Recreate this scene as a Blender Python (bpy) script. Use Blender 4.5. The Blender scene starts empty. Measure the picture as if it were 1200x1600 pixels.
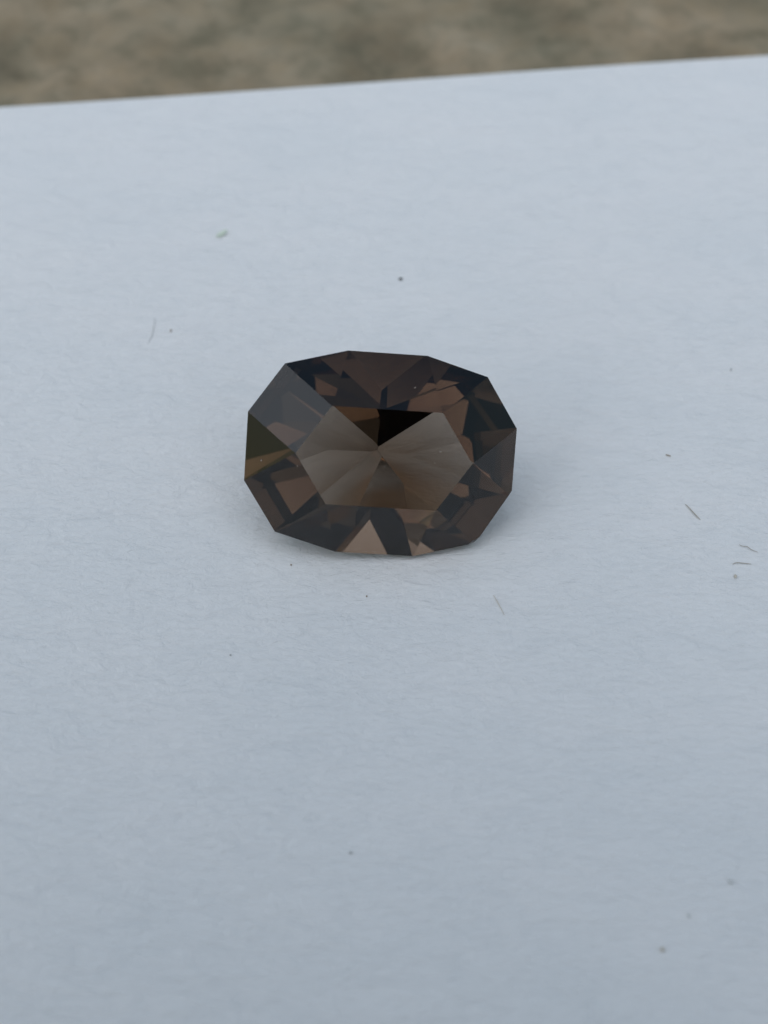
import bpy, bmesh, math, random
import numpy as np
from mathutils import Vector, Matrix, noise

MM = 0.001
sc = bpy.context.scene
C = sc.collection

# ------------------------------------------------------------------ camera
ELEV, GEM_Z, FSTOP = 52.191, 4.078, 35
SKY_STRENGTH, SUN_STRENGTH, SUN_ANGLE, EXPOSURE = 0.075, 1.5, 98, 0.05
PAPER_BUMP = 0.85
CROWN_H, GIRDLE_T, PAV_DEPTH, DTILT, LEAN, SPIN, YAW = 2.2, 0.2, 5.274, 1.413, 5.738, -2.648, -1.899
PAV_J = [1.048, -0.479, -0.811, 0.514, -0.313, 1.352, -0.251, -0.811, -0.501, 1.623, -1.021, -0.334]       # small cutting errors of the twelve pavilion facets, degrees
SIGMA = (0.186, 0.23, 0.274)     # smoky absorption per millimetre
PHONE_BACK, PHONE_RECT = 8.785, (-48, 28, -125, 25)
F_PX = 800 / math.tan(math.radians(19))          # photograph is 1200 x 1600 pixels, 38 degrees tall
DIST = F_PX * 40 / 1200                          # 40 mm of scene across the frame at the gem
e_ = math.radians(ELEV)
FW = np.array([0, math.cos(e_), -math.sin(e_)]); RT = np.array([1.0, 0, 0]); UP = np.array([0, math.sin(e_), math.cos(e_)])
CAM = np.array([0, 0, GEM_Z]) - DIST * (FW + (595 - 600) / F_PX * RT - (709.5 - 800) / F_PX * UP)   # millimetres

cam_data = bpy.data.cameras.new('camera'); cam = bpy.data.objects.new('camera', cam_data); C.objects.link(cam)
cam_data.sensor_fit = 'VERTICAL'; cam_data.sensor_height = 36; cam_data.sensor_width = 27
cam_data.lens = 18 / math.tan(math.radians(19)); cam_data.clip_start = 0.002; cam_data.clip_end = 200
cam.matrix_world = Matrix(((RT[0], UP[0], -FW[0], CAM[0] * MM), (RT[1], UP[1], -FW[1], CAM[1] * MM), (RT[2], UP[2], -FW[2], CAM[2] * MM), (0, 0, 0, 1)))
cam_data.dof.use_dof = True; cam_data.dof.focus_distance = (DIST + 0.6) * MM; cam_data.dof.aperture_fstop = FSTOP
cam_data.dof.aperture_blades = 0
sc.camera = cam

# ------------------------------------------------------------------ light: open shade under a pale sky
SUN_EL, SUN_AZ = math.radians(68), math.radians(-146)      # high, from the side of the viewer and a little left
world = bpy.data.worlds.new('World'); sc.world = world; world.use_nodes = True
wn = world.node_tree.nodes; wl = world.node_tree.links
sky = wn.new('ShaderNodeTexSky'); sky.sky_type = 'NISHITA'; sky.sun_disc = False
sky.sun_elevation = SUN_EL; sky.sun_rotation = SUN_AZ; sky.air_density = 2.2; sky.dust_density = 1.2; sky.ozone_density = 0.3
bg = wn['Background']; bg.inputs['Strength'].default_value = SKY_STRENGTH
wl.new(sky.outputs[0], bg.inputs[0])
sun_data = bpy.data.lights.new('sun', 'SUN'); sun = bpy.data.objects.new('sun', sun_data); C.objects.link(sun)
sun_data.energy = SUN_STRENGTH; sun_data.angle = math.radians(SUN_ANGLE); sun_data.color = (0.93, 0.96, 1.0)
sun_dir = Vector((math.sin(SUN_AZ) * math.cos(SUN_EL), math.cos(SUN_AZ) * math.cos(SUN_EL), math.sin(SUN_EL)))
sun.rotation_euler = sun_dir.to_track_quat('Z', 'Y').to_euler(); sun.location = sun_dir * 0.5

sc.view_settings.view_transform = 'Standard'; sc.view_settings.look = 'None'
sc.view_settings.gamma = 1.0; sc.view_settings.use_curve_mapping = False; sc.view_settings.exposure = EXPOSURE
sc.render.engine = 'CYCLES'
cy = sc.cycles
cy.max_bounces = 28; cy.transmission_bounces = 24; cy.glossy_bounces = 24; cy.diffuse_bounces = 4; cy.volume_bounces = 0
cy.caustics_reflective = True; cy.caustics_refractive = True; cy.blur_glossy = 0.0; cy.sample_clamp_indirect = 0
cy.use_denoising = True; cy.use_adaptive_sampling = False; cy.denoising_prefilter = "ACCURATE"; cy.denoising_input_passes = "RGB_ALBEDO_NORMAL"

# ------------------------------------------------------------------ helpers
def ray(px, py):
    d = FW + (px - 600) / F_PX * RT - (py - 800) / F_PX * UP
    return d / np.linalg.norm(d)
def on_paper(px, py, z=0.0):                      # where a pixel's ray meets the sheet (mm)
    d = ray(px, py); return CAM + d * ((z - CAM[2]) / d[2])
def rx(a): c, s = math.cos(a), math.sin(a); return np.array([[1, 0, 0], [0, c, -s], [0, s, c]])
def ry(a): c, s = math.cos(a), math.sin(a); return np.array([[c, 0, s], [0, 1, 0], [-s, 0, c]])
def rz(a): c, s = math.cos(a), math.sin(a); return np.array([[c, -s, 0], [s, c, 0], [0, 0, 1]])
def link(name, me, material=None, parent=None):
    o = bpy.data.objects.new(name, me); C.objects.link(o)
    if material: me.materials.append(material)
    if parent: o.parent = parent
    return o
def tag(o, label, cat=None, group=None, kind=None):
    o['label'] = label
    if cat: o['category'] = cat
    if group: o['group'] = group
    if kind: o['kind'] = kind
    return o
def material(name, color=(.5, .5, .5), rough=.6, spec=.5):
    m = bpy.data.materials.new(name); m.use_nodes = True
    b = m.node_tree.nodes['Principled BSDF']
    b.inputs['Base Color'].default_value = (*color, 1); b.inputs['Roughness'].default_value = rough
    b.inputs['Specular IOR Level'].default_value = spec
    return m, m.node_tree.nodes, m.node_tree.links, b
def ramp(nodes, stops):
    r = nodes.new('ShaderNodeValToRGB'); el = r.color_ramp.elements
    while len(el) < len(stops): el.new(.5)
    for x, (p, c) in zip(el, stops): x.position = p; x.color = (*c, 1)
    return r
def noise_node(nodes, links, vec, scale, detail=4, rough=.55, dist=0):
    n = nodes.new('ShaderNodeTexNoise'); n.inputs['Scale'].default_value = scale; n.inputs['Detail'].default_value = detail
    n.inputs['Roughness'].default_value = rough; n.inputs['Distortion'].default_value = dist
    links.new(vec, n.inputs['Vector']); return n

# ------------------------------------------------------------------ stone the paper lies on
def stone_material():
    m, N, L, b = material('stone', rough=.75, spec=.3)
    tc = N.new('ShaderNodeTexCoord'); v = tc.outputs['Object']
    a = noise_node(N, L, v, 135, 5, .58, .4); r1 = ramp(N, [(.30, (.185, .148, .098)), (.46, (.245, .200, .135)), (.58, (.300, .246, .172)), (.74, (.36, .305, .225))])
    L.new(a.outputs['Fac'], r1.inputs[0])
    c = noise_node(N, L, v, 420, 4, .6, .2); r2 = ramp(N, [(.36, (.80, .83, .82)), (.5, (1, 1, 1)), (.68, (1.10, 1.07, 1.03))])
    L.new(c.outputs['Fac'], r2.inputs[0])
    w = noise_node(N, L, v, 70, 3, .5); r3 = ramp(N, [(.35, (.86, .90, .88)), (.65, (1.08, 1.03, .98))]); L.new(w.outputs['Fac'], r3.inputs[0])
    m1 = N.new('ShaderNodeMix'); m1.data_type = 'RGBA'; m1.blend_type = 'MULTIPLY'; m1.inputs[0].default_value = 1
    m2 = N.new('ShaderNodeMix'); m2.data_type = 'RGBA'; m2.blend_type = 'MULTIPLY'; m2.inputs[0].default_value = 1
    L.new(r1.outputs[0], m1.inputs[6]); L.new(r2.outputs[0], m1.inputs[7]); L.new(m1.outputs[2], m2.inputs[6]); L.new(r3.outputs[0], m2.inputs[7])
    L.new(m2.outputs[2], b.inputs['Base Color'])
    bp = N.new('ShaderNodeBump'); bp.inputs['Strength'].default_value = .5; bp.inputs['Distance'].default_value = .0004
    L.new(a.outputs['Fac'], bp.inputs['Height']); L.new(bp.outputs[0], b.inputs['Normal'])
    return m
me = bpy.data.meshes.new('stone_ground'); s_ = 20.0; zs = -0.45 * MM
me.from_pydata([(-s_, -s_, zs), (s_, -s_, zs), (s_, s_, zs), (-s_, s_, zs)], [], [(0, 1, 2, 3)])
tag(link('stone_ground', me, stone_material()), 'mottled brown and grey stone surface under the white paper', kind='structure')

# ------------------------------------------------------------------ paper sheet
def paper_material():
    m, N, L, b = material('paper', (.80, .80, .80), .85, .25)
    tc = N.new('ShaderNodeTexCoord')
    mp = N.new('ShaderNodeMapping'); mp.inputs['Scale'].default_value = (1, 2.0, 1); mp.inputs['Rotation'].default_value = (0, 0, math.radians(-4))
    L.new(tc.outputs['Object'], mp.inputs['Vector']); v = mp.outputs[0]
    f1 = noise_node(N, L, v, 1700, 5, .65, .6)         # fibre tooth
    f2 = noise_node(N, L, v, 520, 4, .6, .8)           # felt marks
    f3 = noise_node(N, L, v, 90, 3, .5, .3)            # cloudy formation
    add = N.new('ShaderNodeMath'); add.operation = 'MULTIPLY_ADD'; add.inputs[1].default_value = .5
    L.new(f1.outputs['Fac'], add.inputs[0]); L.new(f2.outputs['Fac'], add.inputs[2])
    bp = N.new('ShaderNodeBump'); bp.inputs['Strength'].default_value = PAPER_BUMP; bp.inputs['Distance'].default_value = .00022
    L.new(add.outputs[0], bp.inputs['Height']); L.new(bp.outputs[0], b.inputs['Normal'])
    r = ramp(N, [(.3, (.775, .785, .79)), (.7, (.815, .812, .81))]); L.new(f3.outputs['Fac'], r.inputs[0])
    r2 = ramp(N, [(.25, (.95, .955, .96)), (.5, (1, 1, 1)), (.8, (1.01, 1.01, 1.01))]); L.new(f2.outputs['Fac'], r2.inputs[0])
    mx = N.new('ShaderNodeMix'); mx.data_type = 'RGBA'; mx.blend_type = 'MULTIPLY'; mx.inputs[0].default_value = 1
    L.new(r.outputs[0], mx.inputs[6]); L.new(r2.outputs[0], mx.inputs[7]); L.new(mx.outputs[2], b.inputs['Base Color'])
    return m
def build_paper():
    a = on_paper(0, 166); b = on_paper(1200, 88)
    ux = (b - a) / np.linalg.norm(b - a); uy = np.array([-ux[1], ux[0], 0])
    W, H, nx, ny, th = 210.0, 260.0, 70, 88, .35
    o = (a + b) / 2 - ux * W * .47 - uy * H
    def z(p):
        r2 = (p[0] ** 2 + p[1] ** 2) / 15 ** 2
        return .16 * noise.noise(Vector((p[0] / 34, p[1] / 34, 3.7))) * (1 - math.exp(-r2)) - .001
    vs, fs = [], []
    for k in (0, -th):
        for j in range(ny + 1):
            for i in range(nx + 1):
                p = o + ux * W * i / nx + uy * H * j / ny
                vs.append((p[0] * MM, p[1] * MM, (z(p) + k) * MM))
    q = (nx + 1) * (ny + 1); I = lambda i, j: j * (nx + 1) + i
    for j in range(ny):
        for i in range(nx):
            fs.append((I(i, j), I(i + 1, j), I(i + 1, j + 1), I(i, j + 1)))
            fs.append((q + I(i, j + 1), q + I(i + 1, j + 1), q + I(i + 1, j), q + I(i, j)))
    rim = [I(i, 0) for i in range(nx)] + [I(nx, j) for j in range(ny)] + [I(i, ny) for i in range(nx, 0, -1)] + [I(0, j) for j in range(ny, 0, -1)]
    for k in range(len(rim)):
        c, d = rim[k], rim[(k + 1) % len(rim)]; fs.append((c, c + q, d + q, d))
    me = bpy.data.meshes.new('paper_sheet'); me.from_pydata(vs, [], fs); me.update()
    for p in me.polygons: p.use_smooth = p.index < 2 * nx * ny
    me.set_sharp_from_angle(angle=math.radians(40))
    return tag(link('paper_sheet', me, paper_material()), 'plain white paper sheet with fine tooth lying flat on mottled stone', 'paper')
build_paper()

# ------------------------------------------------------------------ the gem: facets as cutting planes, one watertight solid
S = 14 / 1068.0
GIRDLE = [(-157, 400), (157, 400), (401, 333), (534, 136), (534, -136), (401, -333), (157, -400), (-157, -400), (-401, -333), (-534, -136), (-534, 136), (-401, 333)]
KIND = ['top', 'side', 'corner', 'end', 'corner', 'side'] * 2
RUN = {'top': 210 * S, 'corner': 235 * S, 'end': 191 * S, 'side': 188 * S}       # crown width from girdle to table
def gem_planes():
    P = np.array(GIRDLE, float) * S; L = [(0, 0, 1, CROWN_H + GIRDLE_T)]; kinds = ['polished']
    E = []
    for i in range(12):
        t = P[(i + 1) % 12] - P[i]; t /= np.linalg.norm(t); n = np.array([-t[1], t[0]])
        if n @ P[i] < 0: n = -n
        E.append((n, n @ P[i]))
    for (n, d), k in zip(E, KIND):
        L.append((n[0], n[1], 0, d)); kinds.append('girdle')
        a = math.atan2(CROWN_H, RUN[k]); L.append((n[0] * math.sin(a), n[1] * math.sin(a), math.cos(a), d * math.sin(a) + GIRDLE_T * math.cos(a))); kinds.append('polished')
    base = {k: math.atan2(PAV_DEPTH - GIRDLE_T, E[i][1]) for i, k in enumerate(KIND[:4])}
    for i, ((n, d), k) in enumerate(zip(E, KIND)):
        a = base[k] + math.radians(PAV_J[i])
        L.append((n[0] * math.sin(a), n[1] * math.sin(a), -math.cos(a), d * math.sin(a) + GIRDLE_T * math.cos(a))); kinds.append('polished')
    # small chips: the corner between the right end and its lower neighbour, and one below it
    c = P[4]; n = np.array([.86, -.51, .12]); n /= np.linalg.norm(n); L.append((*n, n @ np.array([c[0], c[1], 0]) - .13)); kinds.append('chip')
    c = P[5]; n = np.array([.55, -.72, .42]); n /= np.linalg.norm(n); L.append((*n, n @ np.array([c[0], c[1], .1]) - .075)); kinds.append('chip')
    return np.array(L, float), kinds, base
def clip_faces(L):
    out = []
    for i, q in enumerate(L):
        n = q[:3]; u = np.cross(n, (0, 0, 1.0) if abs(n[2]) < .9 else (1.0, 0, 0)); u /= np.linalg.norm(u); v = np.cross(n, u); c = n * q[3]
        poly = [c + 30 * (a * u + b * v) for a, b in ((-1, -1), (1, -1), (1, 1), (-1, 1))]
        for j, w in enumerate(L):
            if j == i: continue
            new = []
            for k in range(len(poly)):
                a, b = poly[k], poly[(k + 1) % len(poly)]; da, db = w[:3] @ a - w[3], w[:3] @ b - w[3]
                if da <= 1e-9: new.append(a)
                if (da < -1e-9 and db > 1e-9) or (da > 1e-9 and db < -1e-9): new.append(a + (b - a) * da / (da - db))
            poly = new
            if len(poly) < 3: break
        if len(poly) >= 3: out.append((i, poly))
    return out
PL, PK, PBASE = gem_planes()
TILT = math.degrees(PBASE['top']) + DTILT
GR = rz(math.radians(YAW)) @ rx(math.radians(TILT)) @ ry(math.radians(LEAN)) @ rz(math.radians(SPIN))
def glass(name, rough):
    m = bpy.data.materials.new(name); m.use_nodes = True; N = m.node_tree.nodes; L = m.node_tree.links
    N.remove(N['Principled BSDF']); out = N['Material Output']
    g = N.new('ShaderNodeBsdfGlass'); g.inputs['IOR'].default_value = 1.544; g.inputs['Roughness'].default_value = rough; g.inputs['Color'].default_value = (1, 1, 1, 1)
    L.new(g.outputs[0], out.inputs['Surface'])
    va = N.new('ShaderNodeVolumeAbsorption'); dens = 600.0
    va.inputs['Density'].default_value = dens; va.inputs['Color'].default_value = (*[1 - s * 1000 / dens for s in SIGMA], 1)
    L.new(va.outputs[0], out.inputs['Volume'])
    return m
def build_gem():
    verts, faces, mats = [], [], []
    def vid(p):
        for k, w in enumerate(verts):
            if np.linalg.norm(w - p) < 2e-3: return k
        verts.append(p); return len(verts) - 1
    for i, poly in clip_faces(PL):
        ids = []
        for p in poly:
            k = vid(p)
            if k not in ids: ids.append(k)
        if len(ids) < 3: continue
        a, b, c = (verts[k] for k in ids[:3])
        nn = sum((np.cross(verts[ids[k]], verts[ids[(k + 1) % len(ids)]]) for k in range(len(ids))), np.zeros(3))
        if nn @ PL[i][:3] < 0: ids.reverse()
        faces.append(ids); mats.append({'polished': 0, 'girdle': 1, 'chip': 2}[PK[i]])
    W = np.array([GR @ v for v in verts])
    print('GEM z offset', -W[:, 2].min() + .012, 'verts', len(verts), 'faces', len(faces))
    me = bpy.data.meshes.new('faceted_gemstone')
    me.from_pydata([tuple(v * MM) for v in verts], [], faces); me.update()
    for m in (glass('gem_polished', 0.0), glass('gem_girdle', .12), glass('gem_chip', .35)): me.materials.append(m)
    for p, k in zip(me.polygons, mats): p.material_index = k
    o = link('faceted_gemstone', me)
    o.matrix_world = Matrix([[*GR[r], (0, 0, GEM_Z)[r] * MM] for r in range(3)] + [[0, 0, 0, 1]])
    return tag(o, 'smoky brown transparent faceted oval gemstone leaning on white paper', 'gemstone')
gem = build_gem()

# ------------------------------------------------------------------ dust and fibres
random.seed(5)
def plain(name, color, rough=.8): return material(name, color, rough, .3)[0]
M_DARK = plain('dark_grit', (.02, .022, .02)); M_BROWN = plain('brown_grit', (.30, .24, .18)); M_TAN = plain('tan_fluff', (.60, .55, .47))
M_GREY = plain('grey_grit', (.40, .41, .41)); M_GREEN = plain('green_flake', (.62, .70, .58), .5); M_PALE = plain('pale_fibre', (.66, .67, .67)); M_WHITE = plain('white_dust', (.42, .38, .34))
M_HAIR = plain('brown_fibre', (.40, .35, .29)); M_LINEN = plain('tan_fibre', (.62, .58, .51))
PXMM = 40 / 1200
def speck(name, px, py, w, h, mat, label, seed=0, group=None, z=None, cat='speck', base=None, rot=0):
    """irregular grain about w x h pixels, resting on the sheet (or at base, mm)"""
    bm = bmesh.new(); bmesh.ops.create_icosphere(bm, subdivisions=2, radius=1)
    for v in bm.verts:
        k = 1 + .45 * noise.noise(v.co * 1.3 + Vector((seed * 7.1, 2, 5))) + .2 * noise.noise(v.co * 3.1 + Vector((seed, 9, 1)))
        v.co = Vector((v.co.x * k * w / 2, v.co.y * k * h / 2 / .75, v.co.z * k * min(w, h) * .4)) * PXMM * MM
    bmesh.ops.rotate(bm, verts=bm.verts, matrix=Matrix.Rotation(rot, 3, 'Z'))
    zmin = min(v.co.z for v in bm.verts)
    for v in bm.verts: v.co.z -= zmin
    me = bpy.data.meshes.new(name); bm.to_mesh(me); bm.free()
    for p in me.polygons: p.use_smooth = True
    o = link(name, me, mat); p = on_paper(px, py) if base is None else base
    o.location = Vector(p) * MM + Vector((0, 0, -.002 * MM))
    return tag(o, label, cat, group)
def fibre(name, pts, width, mat, label, lift=0.0, cat='fibre'):
    """thin curved thread through photograph pixels, lying on the sheet"""
    P = [on_paper(*p) for p in pts]; r = width / 2 * PXMM
    Q = []
    n = len(P)
    for i in range(n - 1):
        p0, p1, p2, p3 = P[max(i - 1, 0)], P[i], P[i + 1], P[min(i + 2, n - 1)]
        for k in range(6):
            t = k / 6; Q.append(.5 * ((2 * p1) + (p2 - p0) * t + (2 * p0 - 5 * p1 + 4 * p2 - p3) * t * t + (3 * p1 - p0 - 3 * p2 + p3) * t ** 3))
    Q.append(P[-1]); vs, fs = [], []; m = len(Q)
    o0 = Q[0].copy(); o0[2] = 0
    for i, q in enumerate(Q):
        tn = Q[min(i + 1, m - 1)] - Q[max(i - 1, 0)]; tn /= np.linalg.norm(tn); sd = np.cross(tn, (0, 0, 1.0)); rr = r * (.45 + .55 * math.sin(math.pi * (i + .6) / (m + .2)) + .15 * noise.noise(Vector((i * .9, width, 1))))
        zc = rr * .8 + lift * math.sin(math.pi * i / (m - 1))
        for k in range(6):
            a = k * math.pi / 3; c = q + sd * rr * math.cos(a) + np.array([0, 0, zc + rr * math.sin(a)]) - o0; vs.append(tuple(c * MM))
    for i in range(m - 1):
        for k in range(6):
            fs.append((i * 6 + k, i * 6 + (k + 1) % 6, i * 6 + 6 + (k + 1) % 6, i * 6 + 6 + k))
    fs.append(tuple(range(6))); fs.append(tuple(range(6 * m - 1, 6 * m - 7, -1)))
    me = bpy.data.meshes.new(name); me.from_pydata(vs, [], fs); me.update()
    bm = bmesh.new(); bm.from_mesh(me); bmesh.ops.recalc_face_normals(bm, faces=bm.faces); bm.to_mesh(me); bm.free()
    for p in me.polygons: p.use_smooth = True
    o = link(name, me, mat); o.location = Vector(o0) * MM
    return tag(o, label, cat)
def flake():
    """thin pale green almond-shaped flake, one end curling off the sheet"""
    a, b = on_paper(338, 371), on_paper(355, 362); d = b - a; ln = np.linalg.norm(d); d /= ln; s = np.cross((0, 0, 1.0), d); vs, fs = [], []; n = 8
    for k in (0, .03):
        for i in range(n + 1):
            t = i / n; w = .15 * math.sin(math.pi * t) ** .7 + .012
            for q in (-1, 0, 1): vs.append(tuple((d * ln * t + s * w * q + np.array([0, 0, .02 + .10 * t * t + .03 * abs(q) + k])) * MM))
    m = 3 * (n + 1)
    for i in range(n):
        for q in range(2):
            c = i * 3 + q; fs += [(c, c + 1, c + 4, c + 3), (m + c + 3, m + c + 4, m + c + 1, m + c)]
        fs += [(i * 3, i * 3 + 3, m + i * 3 + 3, m + i * 3), (i * 3 + 2, m + i * 3 + 2, m + i * 3 + 5, i * 3 + 5)]
    fs += [(0, m, m + 1, 1), (1, m + 1, m + 2, 2), (n * 3, n * 3 + 1, m + n * 3 + 1, m + n * 3), (n * 3 + 1, n * 3 + 2, m + n * 3 + 2, m + n * 3 + 1)]
    me = bpy.data.meshes.new('leaf_flake'); me.from_pydata(vs, [], fs); me.update()
    o = link('leaf_flake', me, M_GREEN); o.location = Vector(a) * MM
    return tag(o, 'pale green leaf flake lying on the paper towards the stone', 'flake')
flake()
speck('grit_speck', 626, 437, 8, 4, M_DARK, 'black grit speck on the paper between gem and stone', 1)
speck('grit_speck', 267, 517, 3, 5, M_BROWN, 'tiny brown speck beside the faint grey hair mark on paper', 2)
speck('grit_speck', 1142, 578, 3, 3, M_GREY, 'lone grey pinprick speck on bare paper beyond the brown splinter', 3)
speck('grit_speck', 1149, 901, 4.5, 5, M_TAN, 'tan fluff clump just below the straight fibre', 5, cat='fluff')
speck('grit_speck', 455, 883, 2.4, 2.4, M_BROWN, 'brown pinprick speck on paper near the shaded edge of the gem', 6)
speck('grit_speck', 573, 932, 2.4, 2.4, M_BROWN, 'brown pinprick speck on paper in front of the gem', 7)
speck('grit_speck', 360, 1024, 3, 2, M_GREY, 'grey pinprick speck on toothed paper far in front of the gem', 8)
speck('grit_speck', 1035, 1484, 5, 5, M_TAN, 'soft pinkish tan speck on the blurred foreground paper', 9)
speck('grit_speck', 1141, 1378, 6, 5, M_PALE, 'large faint grey speck on the blurred foreground paper', 10)
speck('grit_speck', 1076, 1431, 4, 4, M_PALE, 'small faint grey speck between the large faint one and the tan one', 11)
speck('grit_speck', 548, 1333, 5, 2.5, M_GREY, 'flat dark grey flake speck on the foreground paper', 12)
fibre('wood_splinter', [(1040, 710.5), (1044, 712), (1048, 713)], 2.6, M_HAIR, 'short thick brown splinter beside the gem', cat='splinter')
fibre('thread_fibre', [(1071, 788), (1077, 795), (1083, 802), (1089, 808), (1094, 812)], 1.7, M_HAIR, 'slanting brown fibre on paper beside the gem', lift=.05)
fibre('thread_fibre', [(1155, 851), (1160, 854), (1167, 855), (1173, 859), (1184, 863)], 1.1, M_HAIR, 'wavy thin fibre just beyond the straight fibre', lift=.04)
fibre('thread_fibre', [(1145, 882), (1150, 880), (1160, 880.5), (1174, 881.5)], 1.3, M_HAIR, 'straight dark fibre with a knotted end on the paper', lift=.03)
fibre('thread_fibre', [(771, 930), (776, 939), (782, 950), (788, 961)], 1.2, M_LINEN, 'pale tan curved fibre on paper in front of the gem', lift=.03)
fibre('thread_fibre', [(242, 497), (240, 512), (237, 525), (231, 537)], 1.8, M_PALE, 'faint grey curved hair beside a tiny brown speck', lift=.0)
def on_gem(px, py):                               # first facet a pixel's ray meets
    N_ = PL[:, :3] @ GR.T; D_ = PL[:, 3] + N_ @ np.array([0, 0, GEM_Z]); d = ray(px, py); dn = N_ @ d
    t = np.where(dn < 0, (D_ - N_ @ CAM) / np.where(dn == 0, 1, dn), -1e9); k = int(t.argmax()); return CAM + d * t[k], N_[k]
for i, (zx, zy, w, h, what) in enumerate([(125, 483, 2.2, 2.2, 'bright dust speck on the narrow end facet of the gem'),
        (815, 495, 1.2, 1.2, 'white dust speck on the table of the gem near a scratch'),
        (615, 508, 1.3, 1.3, 'pale dust speck on the table near the middle of the gem'),
        (268, 506, 1.1, 1.1, 'dust speck on the gem where table and crown meet'),
        (736, 194, 3.6, .9, 'short pale lint on the far crown facet of the gem'),
        (838, 449, 5.0, .6, 'pale scratch-like lint on the table of the gem')]):
    p, n = on_gem(360 + zx * .39167, 530 + zy * .39167)
    o = speck('dust_speck', 0, 0, w, h, M_WHITE, what, 20 + i, base=p, cat='dust')
    o.rotation_euler = Vector(n).to_track_quat('Z', 'Y').to_euler()
# ------------------------------------------------------------------ the phone held over the sheet (mirrored as the black wedge inside the gem)
def rounded_slab(name, x0, x1, y0, y1, z0, z1, r, mat, parent, bev=1.2, seg=8):
    """rounded rectangle with softened rims; x right, y up, z away from the gem (mm)"""
    vs, fs = [], []; rings = []
    for z, inset in ((z0, bev), (z0 + bev * .3, bev * .3), (z0 + bev, 0), (z1 - bev, 0), (z1 - bev * .3, bev * .3), (z1, bev)):
        ring = []
        for cx, cy, a0 in ((x1 - r, y1 - r, 0), (x0 + r, y1 - r, 90), (x0 + r, y0 + r, 180), (x1 - r, y0 + r, 270)):
            for k in range(seg + 1):
                a = math.radians(a0 + 90 * k / seg); ring.append(len(vs)); rr = r - inset
                vs.append(((cx + rr * math.cos(a)) * MM, (cy + rr * math.sin(a)) * MM, z * MM))
        rings.append(ring)
    n = len(rings[0])
    for a, b in zip(rings, rings[1:]):
        for k in range(n): fs.append((a[k], a[(k + 1) % n], b[(k + 1) % n], b[k]))
    fs.append(tuple(reversed(rings[0]))); fs.append(tuple(rings[-1]))
    me = bpy.data.meshes.new(name); me.from_pydata(vs, [], fs); me.update()
    bm = bmesh.new(); bm.from_mesh(me); bmesh.ops.recalc_face_normals(bm, faces=bm.faces); bm.to_mesh(me); bm.free()
    return link(name, me, mat, parent)
def build_phone():
    root = bpy.data.objects.new('smartphone', None); C.objects.link(root)
    B = CAM - FW * PHONE_BACK
    root.matrix_world = Matrix([[RT[r], UP[r], -FW[r], B[r] * MM] for r in range(3)] + [[0, 0, 0, 1]])
    tag(root, 'black smartphone held over the sheet, mirrored dark inside the gem', 'phone')
    x0, x1, y0, y1 = PHONE_RECT
    blk = material('phone_back', (.012, .012, .013), .35, .4)[0]; rim = material('phone_rim', (.05, .05, .055), .3, .5)[0]; scr = material('phone_screen', (.01, .01, .012), .08, .5)[0]; gl = material('phone_lens', (.004, .004, .006), .05, .6)[0]
    rounded_slab('body', x0, x1, y0, y1, 2.2, 10.0, 11, blk, root)
    rounded_slab('screen', x0 + 2, x1 - 2, y0 + 2, y1 - 2, 9.9, 10.3, 9.5, scr, root, bev=.15)
    sx = -1 if abs(x0) > abs(x1) else 1
    bump = rounded_slab('camera_bump', *sorted((-11 * sx, 25 * sx)), -25, 11, .4, 2.4, 9, rim, root, bev=.4)
    for lx, ly in ((0, 0), (0, -15), (15 * sx, -7.5)):
        rounded_slab('lens', lx - 5.5, lx + 5.5, ly - 5.5, ly + 5.5, 0, .6, 5.4, gl, bump, bev=.1)
build_phone()
